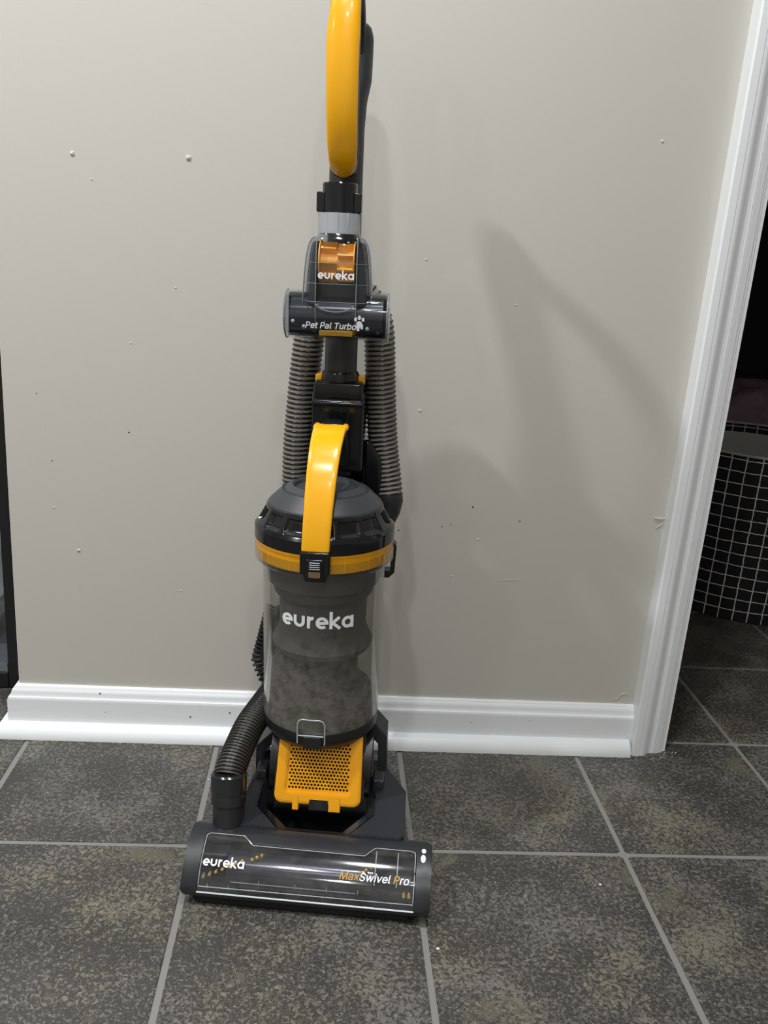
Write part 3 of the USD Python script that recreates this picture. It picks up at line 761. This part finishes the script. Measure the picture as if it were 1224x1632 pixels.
# ---- tube and loop handle
part('tube', B(sweep(np.c_[np.full(12, .009), np.full(12, .279), np.linspace(.60, .95, 12)], .0230, .0220, n=40)), GRD, smooth=40, label='charcoal extension tube')
rear = spline([(.279, .925), (.2795, .960), (.287, 1.010), (.303, 1.060), (.317, 1.103), (.321, 1.136), (.317, 1.153)], 50)
loop = part('loop_handle', B(cat_(
    sweep(np.c_[np.interp(np.linspace(0, 1, 50), [0, .4, .7, 1], [.009, .0095, .0135, .0145]), rear], np.interp(np.linspace(0, 1, 50), [0, .3, .58, .70, .93, .98, 1], [.0230, .0225, .0212, .0240, .0235, .0200, .0150]), np.interp(np.linspace(0, 1, 50), [0, .35, .75, .95, 1], [.0215, .019, .019, .018, .013]), n=32, up=(1, 0, 0)))), GRD, smooth=40,
    label='charcoal loop handle at the top')
top = spline([(.309, 1.105), (.308, 1.132), (.296, 1.156), (.275, 1.175), (.252, 1.186), (.230, 1.183), (.214, 1.165), (.207, 1.130), (.207, 1.085), (.214, 1.040), (.228, 1.005), (.248, .978), (.272, .962)], 90)
part('loop_core', B(sweep(np.c_[np.interp(np.linspace(0, 1, 90), [0, .3, .55, 1], [.0145, .0130, .009, .009]), top], np.interp(np.linspace(0, 1, 90), [0, .2, .30, .40, .55, .9, 1], [.0140, .0145, .0155, .0178, .0208, .0200, .0150]), .0095, n=32, up=(1, 0, 0), power=2.6)), BLM, loop, smooth=40)
gp = spline([(.262, 1.191), (.240, 1.194), (.217, 1.183), (.2035, 1.158), (.1975, 1.115), (.1985, 1.070), (.2050, 1.028), (.217, .994), (.232, .972), (.247, .958)], 90)
tt = np.linspace(0, 1, 90)
part('grip_cover', B(sweep(np.c_[np.interp(tt, [0, .2, .45, 1], [.0135, .0125, .0090, .0090]), gp], np.interp(tt, [0, .12, .25, .42, .6, .85, .93, .97, .992, 1], [.0135, .0150, .0172, .0203, .0200, .0193, .0180, .0155, .0105, .006]), np.interp(tt, [0, .1, .9, 1], [.005, .0072, .0072, .004]), n=32, up=(1, 0, 0), power=2.4)), YEL, loop, smooth=50, label='glossy yellow front of the grip')
part('tool_clip', B(rbox(-.006, .024, .2347, .285, .915, .935, .003)), BLM, label='black clip that holds the pet brush')

# ---- hoses
def hose(name, pts, r, fill, pitch, wire, label, body=True, nn=220):
    P = spline(pts, nn)
    f = B if body else (lambda m: m)
    h = part(name, f(sweep(P, r, n=28)), fill, smooth=60, label=label)
    part('spiral_rib', f(coil(P, r + wire * .25, wire, pitch)), RIB, h, True, label='black spiral rib')
    return h
hose('hose', [(-.040, .325, .37), (-.054, .325, .45), (-.0585, .325, .55), (-.053, .325, .64), (-.0445, .325, .73), (-.036, .325, .772), (-.014, .325, .803), (.012, .325, .813), (.038, .325, .800), (.056, .325, .768), (.062, .325, .720), (.067, .325, .64), (.074, .322, .57), (.081, .315, .525), (.083, .311, .508)],
     .0215, HOSE, .0071, .0017, 'grey corrugated hose looped up behind the tube')
part('hose_cuff', B(sweep([(.0833, .3105, .510), (.084, .309, .502), (.083, .306, .485), (.079, .300, .470)], [.0225, .0232, .0205, .0170], n=32)), BLM, label='black cuff at the end of the looped hose')
part('hose_cuff', B(sweep([(-.0405, .325, .385), (-.039, .325, .36), (-.034, .325, .335), (-.024, .325, .320)], [.0235, .0240, .0225, .020], n=32)), BLM, label='black cuff where the looped hose enters the spine')
part('tool_holder', hull([(-.122, .312, .176), (-.105, .318, .176), (-.040, .325, .176), (-.122, .312, .166), (-.040, .325, .160)], .004), BLM, label='black arm that holds the dusting brush')
hose('lower_hose', [(-.1365, .1005, .136), (-.1340, .118, .150), (-.1290, .140, .163), (-.1230, .166, .176), (-.1140, .195, .185), (-.1030, .225, .195), (-.085, .258, .215), (-.05, .285, .25)], .0208, HOSED, .0046, .0014, 'dark corrugated hose from the nozzle to the body', body=False, nn=120)
part('hose_cuff', cat_(sweep([(-.1343, .0885, .1000), (-.1350, .0920, .1120), (-.1351, .0923, .1130), (-.1352, .0926, .1140), (-.1360, .097, .130), (-.1365, .0995, .138), (-.13655, .0998, .1390), (-.1367, .1005, .1415)], [.0242, .0245, .0238, .0250, .0253, .0255, .0262, .0240], n=40)), GLC, smooth=30, label='black cuff where the lower hose meets the nozzle')
part('hose_socket', sweep([(-.1315, .078, .060), (-.1345, .0895, .104)], .0222, n=40), GLC)

# ---- cord hook at the right of the bin
hk = Polygon([(.056, .382), (.090, .382), (.098, .390), (.100, .432), (.094, .440), (.056, .440)]).buffer(.001)
part('cord_hook', B(to_xz(prism(hk.difference(sbox(.062, .392, .0925, .430)), 0, .022, .002), .312)), BLK, label='black cord hook beside the bin')

# ================================================================== PET BRUSH on the tube (a tool of its own)
def place(c):
    return VO + RM @ np.array(c)
TB = np.array([-.0285, .212, .750])
tool = thing('pet_turbo_brush', place(TB), VR, 'clear plastic turbine brush with orange impeller, clipped upright on the vacuum tube', 'brush tool')
def tp(name, m, material, parent=tool, smooth=32, **k):
    m = B(m)
    m.apply_translation(-TB)
    return obj(name, m, material, parent, smooth, **k)
TX, TY = .0085, .212
tp('connector', cat_(lathe([(.0175, .908), (.0225, .908), (.0225, .944), (.0215, .9455), (.0175, .9455)], 48, (TX, TY, 0)),
                     rbox(TX - .0290, TX - .0165, TY - .011, TY + .011, .9095, .9340, .0018), rbox(TX + .0165, TX + .0290, TY - .011, TY + .011, .9095, .9340, .0018)), BLK, label='black connector with two side tabs')
sl = lathe([(.0225, .8835), (.0270, .8835), (.0272, .8860), (.0268, .9085), (.0225, .9090)], 96, (TX, TY, 0))
v_ = np.array(sl.vertices); a_ = np.arctan2(v_[:, 1] - TY, v_[:, 0] - TX)
k_ = np.where((v_[:, 2] > .889) & (np.abs((a_ * 12 / (2 * np.pi)) % 1 - .5) > .38), 1.045, 1.0)
v_[:, 0], v_[:, 1] = TX + (v_[:, 0] - TX) * k_, TY + (v_[:, 1] - TY) * k_
sl.vertices = v_
tp('collar', sl, SIL, label='ribbed silver collar')
st = np.array([(.8835, .0265, .0265), (.8800, .0300, .0280), (.8760, .0355, .0300), (.8690, .0392, .0320), (.8560, .0418, .0345), (.8350, .0440, .0365), (.8100, .0455, .0365), (.7880, .0462, .0350), (.7700, .0462, .0310), (.7560, .0440, .0240)])
def bell(k):
    zz = np.linspace(st[0, 0], st[-1, 0], 40)
    o = np.argsort(st[:, 0])
    w = np.interp(zz, st[o, 0], st[o, 1]) - k
    d = np.interp(zz, st[o, 0], st[o, 2]) - k
    return sweep(np.c_[np.full(40, TX + .001), np.full(40, TY), zz], w, d, n=56, up=(1, 0, 0), power=3.0)
def barrel(r, x0, x1, y=TY - .002, z=.7805):
    b = lathe([(0, x0), (r * .93, x0), (r, x0 + r * .07), (r, x1 - r * .07), (r * .93, x1), (0, x1)], 56)
    b.apply_transform(trimesh.transformations.rotation_matrix(math.pi / 2, [0, 1, 0]))
    b.apply_translation((TX + .001, y, z))
    return b
outer_m = man(bell(0)) + man(barrel(.0315, -.0690, .0690))
inner_m = man(bell(.0017)) + man(barrel(.0298, -.0672, .0672))
try:
    hollow = outer_m - inner_m
    if hollow.is_empty():
        raise ValueError
except Exception:
    hollow = cat_(bell(0), barrel(.0315, -.0690, .0690))
hs = tp('housing', hollow, CLR, label='clear housing', smooth=30)
# seams and edges that catch the light
def ringline(z, k=0.0002, wire=.0006):
    o = np.argsort(st[:, 0])
    w, d = np.interp(z, st[o, 0], st[o, 1]) + k, np.interp(z, st[o, 0], st[o, 2]) + k
    th = np.linspace(-math.pi, 0, 50)
    c, s = np.cos(th), np.sin(th)
    c, s = np.sign(c) * abs(c) ** (2 / 3), np.sign(s) * abs(s) ** (2 / 3)
    return sweep(np.c_[TX + .001 + w * c, TY + d * s, np.full(50, z)], wire, n=6)
EDGE = mat('clear_seam', lin(128, 132, 138), 0.15)
for z in (.8470, .8215, .7985):
    tp('seam', ringline(z, 0, .0004), EDGE, hs)
for sx in (-1, 1):
    zz = np.linspace(.879, .765, 40); o = np.argsort(st[:, 0])
    w = np.interp(zz, st[o, 0], st[o, 1])
    d = np.interp(zz, st[o, 0], st[o, 2])
    tp('edge_rib', sweep(np.c_[TX + .001 + sx * (w * .985), TY - d * .45, zz], .0009, n=6), EDGE, hs)
    tp('edge_rib', sweep(np.c_[TX + .001 + sx * np.minimum(.0262, w * .78), TY - d * .965, zz], .0007, n=6), EDGE, hs)
for sx in (-1, 1):
    th = np.linspace(math.radians(80), math.radians(290), 40)
    tp('end_rim', sweep(np.c_[np.full(40, TX + .001 + sx * .0672), TY - .002 + .0313 * np.cos(th), .7805 + .0313 * np.sin(th)], .0012, n=6), EDGE, hs)
# impeller
imp = []
for row, x0, x1, a0 in ((0, -.0215, -.001, 0), (1, .001, .0215, 22)):
    for k in range(8):
        a = math.radians(a0 + 45 * k)
        b = bx(TX + x0, TX + x1, -.0012, .0012, .006, .0255)
        b.apply_transform(trimesh.transformations.rotation_matrix(a, [1, 0, 0]))
        b.apply_translation((0, TY - .003, .8480))
        imp.append(b)
hub = trimesh.creation.cylinder(.0165, .043, sections=32)
hub.apply_transform(trimesh.transformations.rotation_matrix(math.pi / 2, [0, 1, 0])); hub.apply_translation((TX, TY - .003, .8480))
ip = tp('impeller', cat_(*imp, hub), ORA, smooth=False, label='orange paddle impeller')

for x in (-.0225, .0225):
    d_ = trimesh.creation.cylinder(.0275, .0016, sections=40)
    d_.apply_transform(trimesh.transformations.rotation_matrix(math.pi / 2, [0, 1, 0])); d_.apply_translation((TX + x, TY - .003, .8480))
    tp('impeller_disc', d_, ORA, ip)
back = (man(bell(.0035)) + man(barrel(.0285, -.0655, .0655))) ^ man(bx(-.2, .2, TY - .004, TY + .1, .70, .873))
tp('duct_shell', back - (man(bell(.0065)) + man(barrel(.0265, -.0635, .0635))) + ((man(bell(.0050)) ^ man(bx(-.2, .2, 0, .4, .795, .874))) - man(bx(TX - .0258, TX + .0258, 0, .4, .7, .9))),
   mat('smoky_inner_plastic', lin(38, 41, 50), 0.18), label='dark glossy duct inside the clear housing')
br = trimesh.creation.cylinder(.0235, .122, sections=40)
br.apply_transform(trimesh.transformations.rotation_matrix(math.pi / 2, [0, 1, 0])); br.apply_translation((TX + .001, TY + .001, .7805))
tb = tp('brush_roll', br, mat('dark_roll_plastic', lin(44, 46, 52), 0.22), label='dark brush roll inside the cross barrel')
for k in range(9):
    x = TX - .056 + .014 * k
    a = math.radians(200 + 17 * (k % 3))
    d = np.array([0, math.cos(a), math.sin(a)])
    c = np.array([x, TY + .001, .7805])
    tp('bristle_tuft', sweep([c + d * .021, c + d * .0262], [.0022, .0026], n=8), GRYP if k in (0, 1, 7) else GRD, tb, True)
tp('belt_slot', rbox(TX - .021, TX + .023, TY - .0235, TY - .019, .755, .7620, .001, 8), GLD, tb, label='gold strip below the roll')
arc_t = np.linspace(math.radians(200), math.radians(340), 30)
tp('arch_rib', sweep(np.c_[TX + .0265 * np.cos(arc_t), np.full(30, TY - .0345), .8005 + .014 * np.sin(arc_t)], .0008, n=6), EDGE, hs)
def on_front(t, xc, zb, y, curve=12.0, shear=0.0):
    v = np.array(t.vertices)
    x = v[:, 0] + shear * v[:, 1]
    return trimesh.Trimesh(np.stack([xc + x, y - v[:, 2] + curve * x ** 2 * .0, zb + v[:, 1]], 1), t.faces, process=False)
tp('lettering', on_front(flat_text(EUR, .0465), TX + .001, .8275, TY - .0378), WHT, hs, False, label='white word eureka')
def on_barrel(t, xc, zb, shear=.2, r=.0321):
    v = np.array(t.vertices)
    zc = .7805
    a = np.arcsin(np.clip((zb - zc) / r, -1, 1)) + v[:, 1] / r
    rr = r + v[:, 2]
    return trimesh.Trimesh(np.stack([xc + v[:, 0] + shear * v[:, 1], TY - .002 - rr * np.cos(a), zc + rr * np.sin(a)], 1), t.faces, process=False)
ppt = flat_text(meshkit.text_mesh('Pet Pal Turbo', 1.0, .1, bold=True), .0660)
v_ = np.array(ppt.vertices); fy = .003
bm = B(trimesh.Trimesh(on_front(ppt, TX - .0045, .7655, TY - .0368, 0, .2).vertices, ppt.faces, process=False))
bm.apply_translation(-TB)
obj('lettering', bm, GRYP, hs, False, label='pale words Pet Pal Turbo')
paw = [affinity.scale(Point(0, 0).buffer(1), .0038, .0042), affinity.translate(affinity.scale(Point(0, 0).buffer(1), .0020, .0026), -.0048, .0062), affinity.translate(affinity.scale(Point(0, 0).buffer(1), .0021, .0028), 0, .0085), affinity.translate(affinity.scale(Point(0, 0).buffer(1), .0020, .0026), .0048, .0062),
       affinity.translate(sbox(-.0018, -.0085, .0018, 0), -.0014, 0), affinity.translate(sbox(-.0014, -.006, .0014, 0), .0035, 0)]
pm = flat_text(unary_union(paw), .0136)
bm = B(on_front(pm, TX + .0395, .7725, TY - .0370))
bm.apply_translation(-TB)
obj('paw_mark', bm, GRYP, hs, False, label='pale paw mark')

# ================================================================== DUSTING BRUSH clipped behind the bin
DB = np.array([-.128, .300, .165])
db = thing('dusting_brush', place(DB), VR, 'black dusting brush with stubby bristles, clipped behind the left side of the dust bin', 'brush tool')
def dp(name, m, material, **k):
    m = tri(m) if isinstance(m, m3.Manifold) else m.copy()
    m.apply_translation(-DB)
    return obj(name, m, material, db, **k)
dp('brush_head', hull([(-.106, .292, .304), (-.106, .312, .304), (-.122, .288, .236), (-.122, .316, .236), (-.116, .300, .222)], .0095), BLK, label='glossy black head')
dp('stem', cat_(sweep([(-.120, .300, .232), (-.121, .300, .205), (-.122, .300, .160)], [.010, .0075, .0075], n=24), lathe([(.0075, 0), (.0105, .001), (.0105, .012), (.0075, .013)], 24, (-.1218, .300, .185))), BLM, label='stem')
for k in range(17):
    t = k / 12
    for yy in (.289, .300, .311):
        a = np.array([-.1145 - .017 * min(t, 1) + .030 * max(0, t - 1), yy, .309 - .083 * t])
        d = np.array([-.93, 0, .36 - .75 * max(0, t - .8) * 3])
        d /= np.linalg.norm(d)
        dp('bristle_tuft', hull([a - d * .002, a + d * .0115], [.0021, .0026], 8), BLM, smooth=True)

# ================================================================== LAUNDRY BASKET in the dark room
BK = np.array([1.385, 1.185, 0.0])
bk = thing('laundry_basket', BK, 0, 'round black laundry basket with white grid print, in the dark doorway', 'laundry basket')
def basket_wall(r0, r1, h0, h1, n=120, k=24, seed=1, pit=.036):
    th = np.linspace(0, 2 * np.pi, n + 1)
    zz = np.linspace(h0, h1, k)
    T, Z = np.meshgrid(th, zz)
    t = (Z - h0) / (h1 - h0)
    r = r0 + (r1 - r0) * t
    r = r + .012 * (meshkit.fbm(np.stack([np.cos(T) * 2.2, np.sin(T) * 2.2, Z * 6], -1), 3, seed) - .5) * 2 * np.minimum(1, .35 + t * 2)
    v = np.stack([r * np.cos(T), r * np.sin(T), Z], -1).reshape(-1, 3)
    uv = np.stack([T * r0 / pit, Z / .031], -1).reshape(-1, 2)
    i, j = np.meshgrid(np.arange(k - 1), np.arange(n), indexing='ij')
    a = i * (n + 1) + j
    f = np.concatenate([np.stack([a, a + 1, a + n + 2], -1).reshape(-1, 3), np.stack([a, a + n + 2, a + n + 1], -1).reshape(-1, 3)])
    return v, f, uv
ov, of, ouv = basket_wall(.270, .285, 0.002, .445)
obj('side', (ov, of), GRID, bk, True, uv=ouv, label='black cloth side printed with a white grid')
iv, if_, iuv = basket_wall(.265, .278, 0.006, .418)
obj('liner', (iv, if_[:, ::-1]), LINER, bk, True, label='pale lining')
cv_, cf_, cuv = basket_wall(.2815, .2820, .405, .4455, k=5)
obj('cuff', (cv_, cf_[:, ::-1]), GRID, bk, True, uv=cuv, label='gridded cuff folded inside the rim')
th = np.linspace(0, 2 * np.pi, 121)
rimr = .2835 + .012 * (meshkit.fbm(np.stack([np.cos(th) * 2.2, np.sin(th) * 2.2, np.full(121, .445) * 6], -1), 3, 1) - .5) * 2
obj('rim', sweep(np.c_[rimr * np.cos(th), rimr * np.sin(th), np.full(121, .445)], .0035, n=8, caps=False), LINER, bk, True)
obj('bottom', lathe([(0, .002), (.268, .002), (.268, .008), (0, .008)], 80), GRID, bk, uv=None)
# clothes heaped in a second dark hamper behind it
def heap(c, r, h, seed, amp=.25):
    s = trimesh.creation.icosphere(5, 1.0)
    v = np.array(s.vertices)
    d = 1 + amp * (meshkit.fbm(v * 2.2 + seed, 4, seed) - .5) * 2 - amp * .5 * np.abs(meshkit.noise(v * 3.7 + 3, seed + 5) - .5)
    v = v * d[:, None]
    v = np.c_[v[:, 0] * r, v[:, 1] * r, v[:, 2] * h]
    v[:, 2] -= v[:, 2].min()
    return v, s.faces
hv, hf = heap(BK, .36, .24, 3)
obj('clothes_heap', (hv + np.array([1.72, 1.92, 0.0]), hf), CLOTH, None, True, label='heap of dull mauve bedding on the floor behind the gridded basket', cat='laundry')

# ================================================================== BLACK FRAMED RACK beyond the left end of the wall
RK = np.array([-.727, .46, 0.0])
rk = thing('framed_rack', RK, 0, 'black metal framed rack with clear front panel, past the left wall end', 'rack')
RX0, RX1, RY0, RY1, RH = -.34, .322, -.012, .30, 1.05
for x in (RX0, RX1 - .019):
    for y in (RY0, RY1 - .02):
        obj('post', rbox(x, x + .019, y, y + .02, 0, RH, .002, 8), FRAME, rk)
for z0, z1 in ((.000, .034), (RH - .03, RH)):
    for y in (RY0, RY1 - .02):
        obj('rail', rbox(RX0 + .02, RX1 - .02, y + .001, y + .019, z0 + .001, z1, .002, 8), FRAME, rk)
obj('base_plate', bx(RX0 + .022, RX1 - .022, RY0 + .006, RY1 - .006, .034, .052), mat('grey_panel', lin(112, 114, 118), .5), rk, False, label='grey base plate')
obj('clear_panel', bx(RX0 + .022, RX1 - .022, RY0 + .008, RY0 + .0105, .052, RH - .03), CLR, rk, False, label='clear front panel')
bv = np.array(trimesh.creation.icosphere(5, 1.0).vertices)
bf = trimesh.creation.icosphere(5, 1.0).faces
sg = np.sign(bv) * np.abs(bv) ** .55
crk = np.abs(meshkit.fbm(bv * 3.2, 4, 11) - .5)
bv2 = sg * (1 + .10 * (meshkit.fbm(bv * 2.0, 3, 9) - .5) - .16 * crk)[:, None] * np.array([.290, .125, .16])
bv2[:, 2] -= bv2[:, 2].min()
obj('plastic_bag', (bv2 + RK + np.array([-.01, .144, .0525]), bf), BAG, None, True, label='crumpled white plastic bag on the base of the black framed rack', cat='bag')

# ================================================================== crumbs of white paint on the floor
rc = np.random.default_rng(21)
spots = [(.60, -.07), (.345, -.195), (-.17, .085), (.0, .165), (.77, .262)] + [(.782 + .075 * t + rc.normal(0, .008), .260 + .030 * t + rc.normal(0, .005)) for t in rc.random(13)]
for k, (x, y) in enumerate(spots):
    s = trimesh.creation.icosphere(1, 1.0)
    v = np.array(s.vertices) * (1 + .5 * (rc.random((len(s.vertices), 1)) - .5)) * (.0022 if k < 2 else rc.uniform(.0006, .0015)) * np.array([1, rc.uniform(.5, 1), .55])
    v[:, 2] -= v[:, 2].min()
    solo = ['tiny white paint crumb in the open tile to the right of the nozzle', 'tiny white paint crumb just in front of the right end of the nozzle', 'tiny white paint crumb on the tile left of the lower hose', 'tiny white paint crumb on the grout beside the hose cuff']
    obj('paint_crumb', (v + np.array([x, y, 0.0]), s.faces), PAINT, None, False, label=solo[k] if k < 4 else 'tiny white paint crumb in the scatter at the foot of the door casing', cat='crumb',
        group='white paint crumbs on the floor' if k < 4 else 'white paint crumbs at the foot of the door casing')
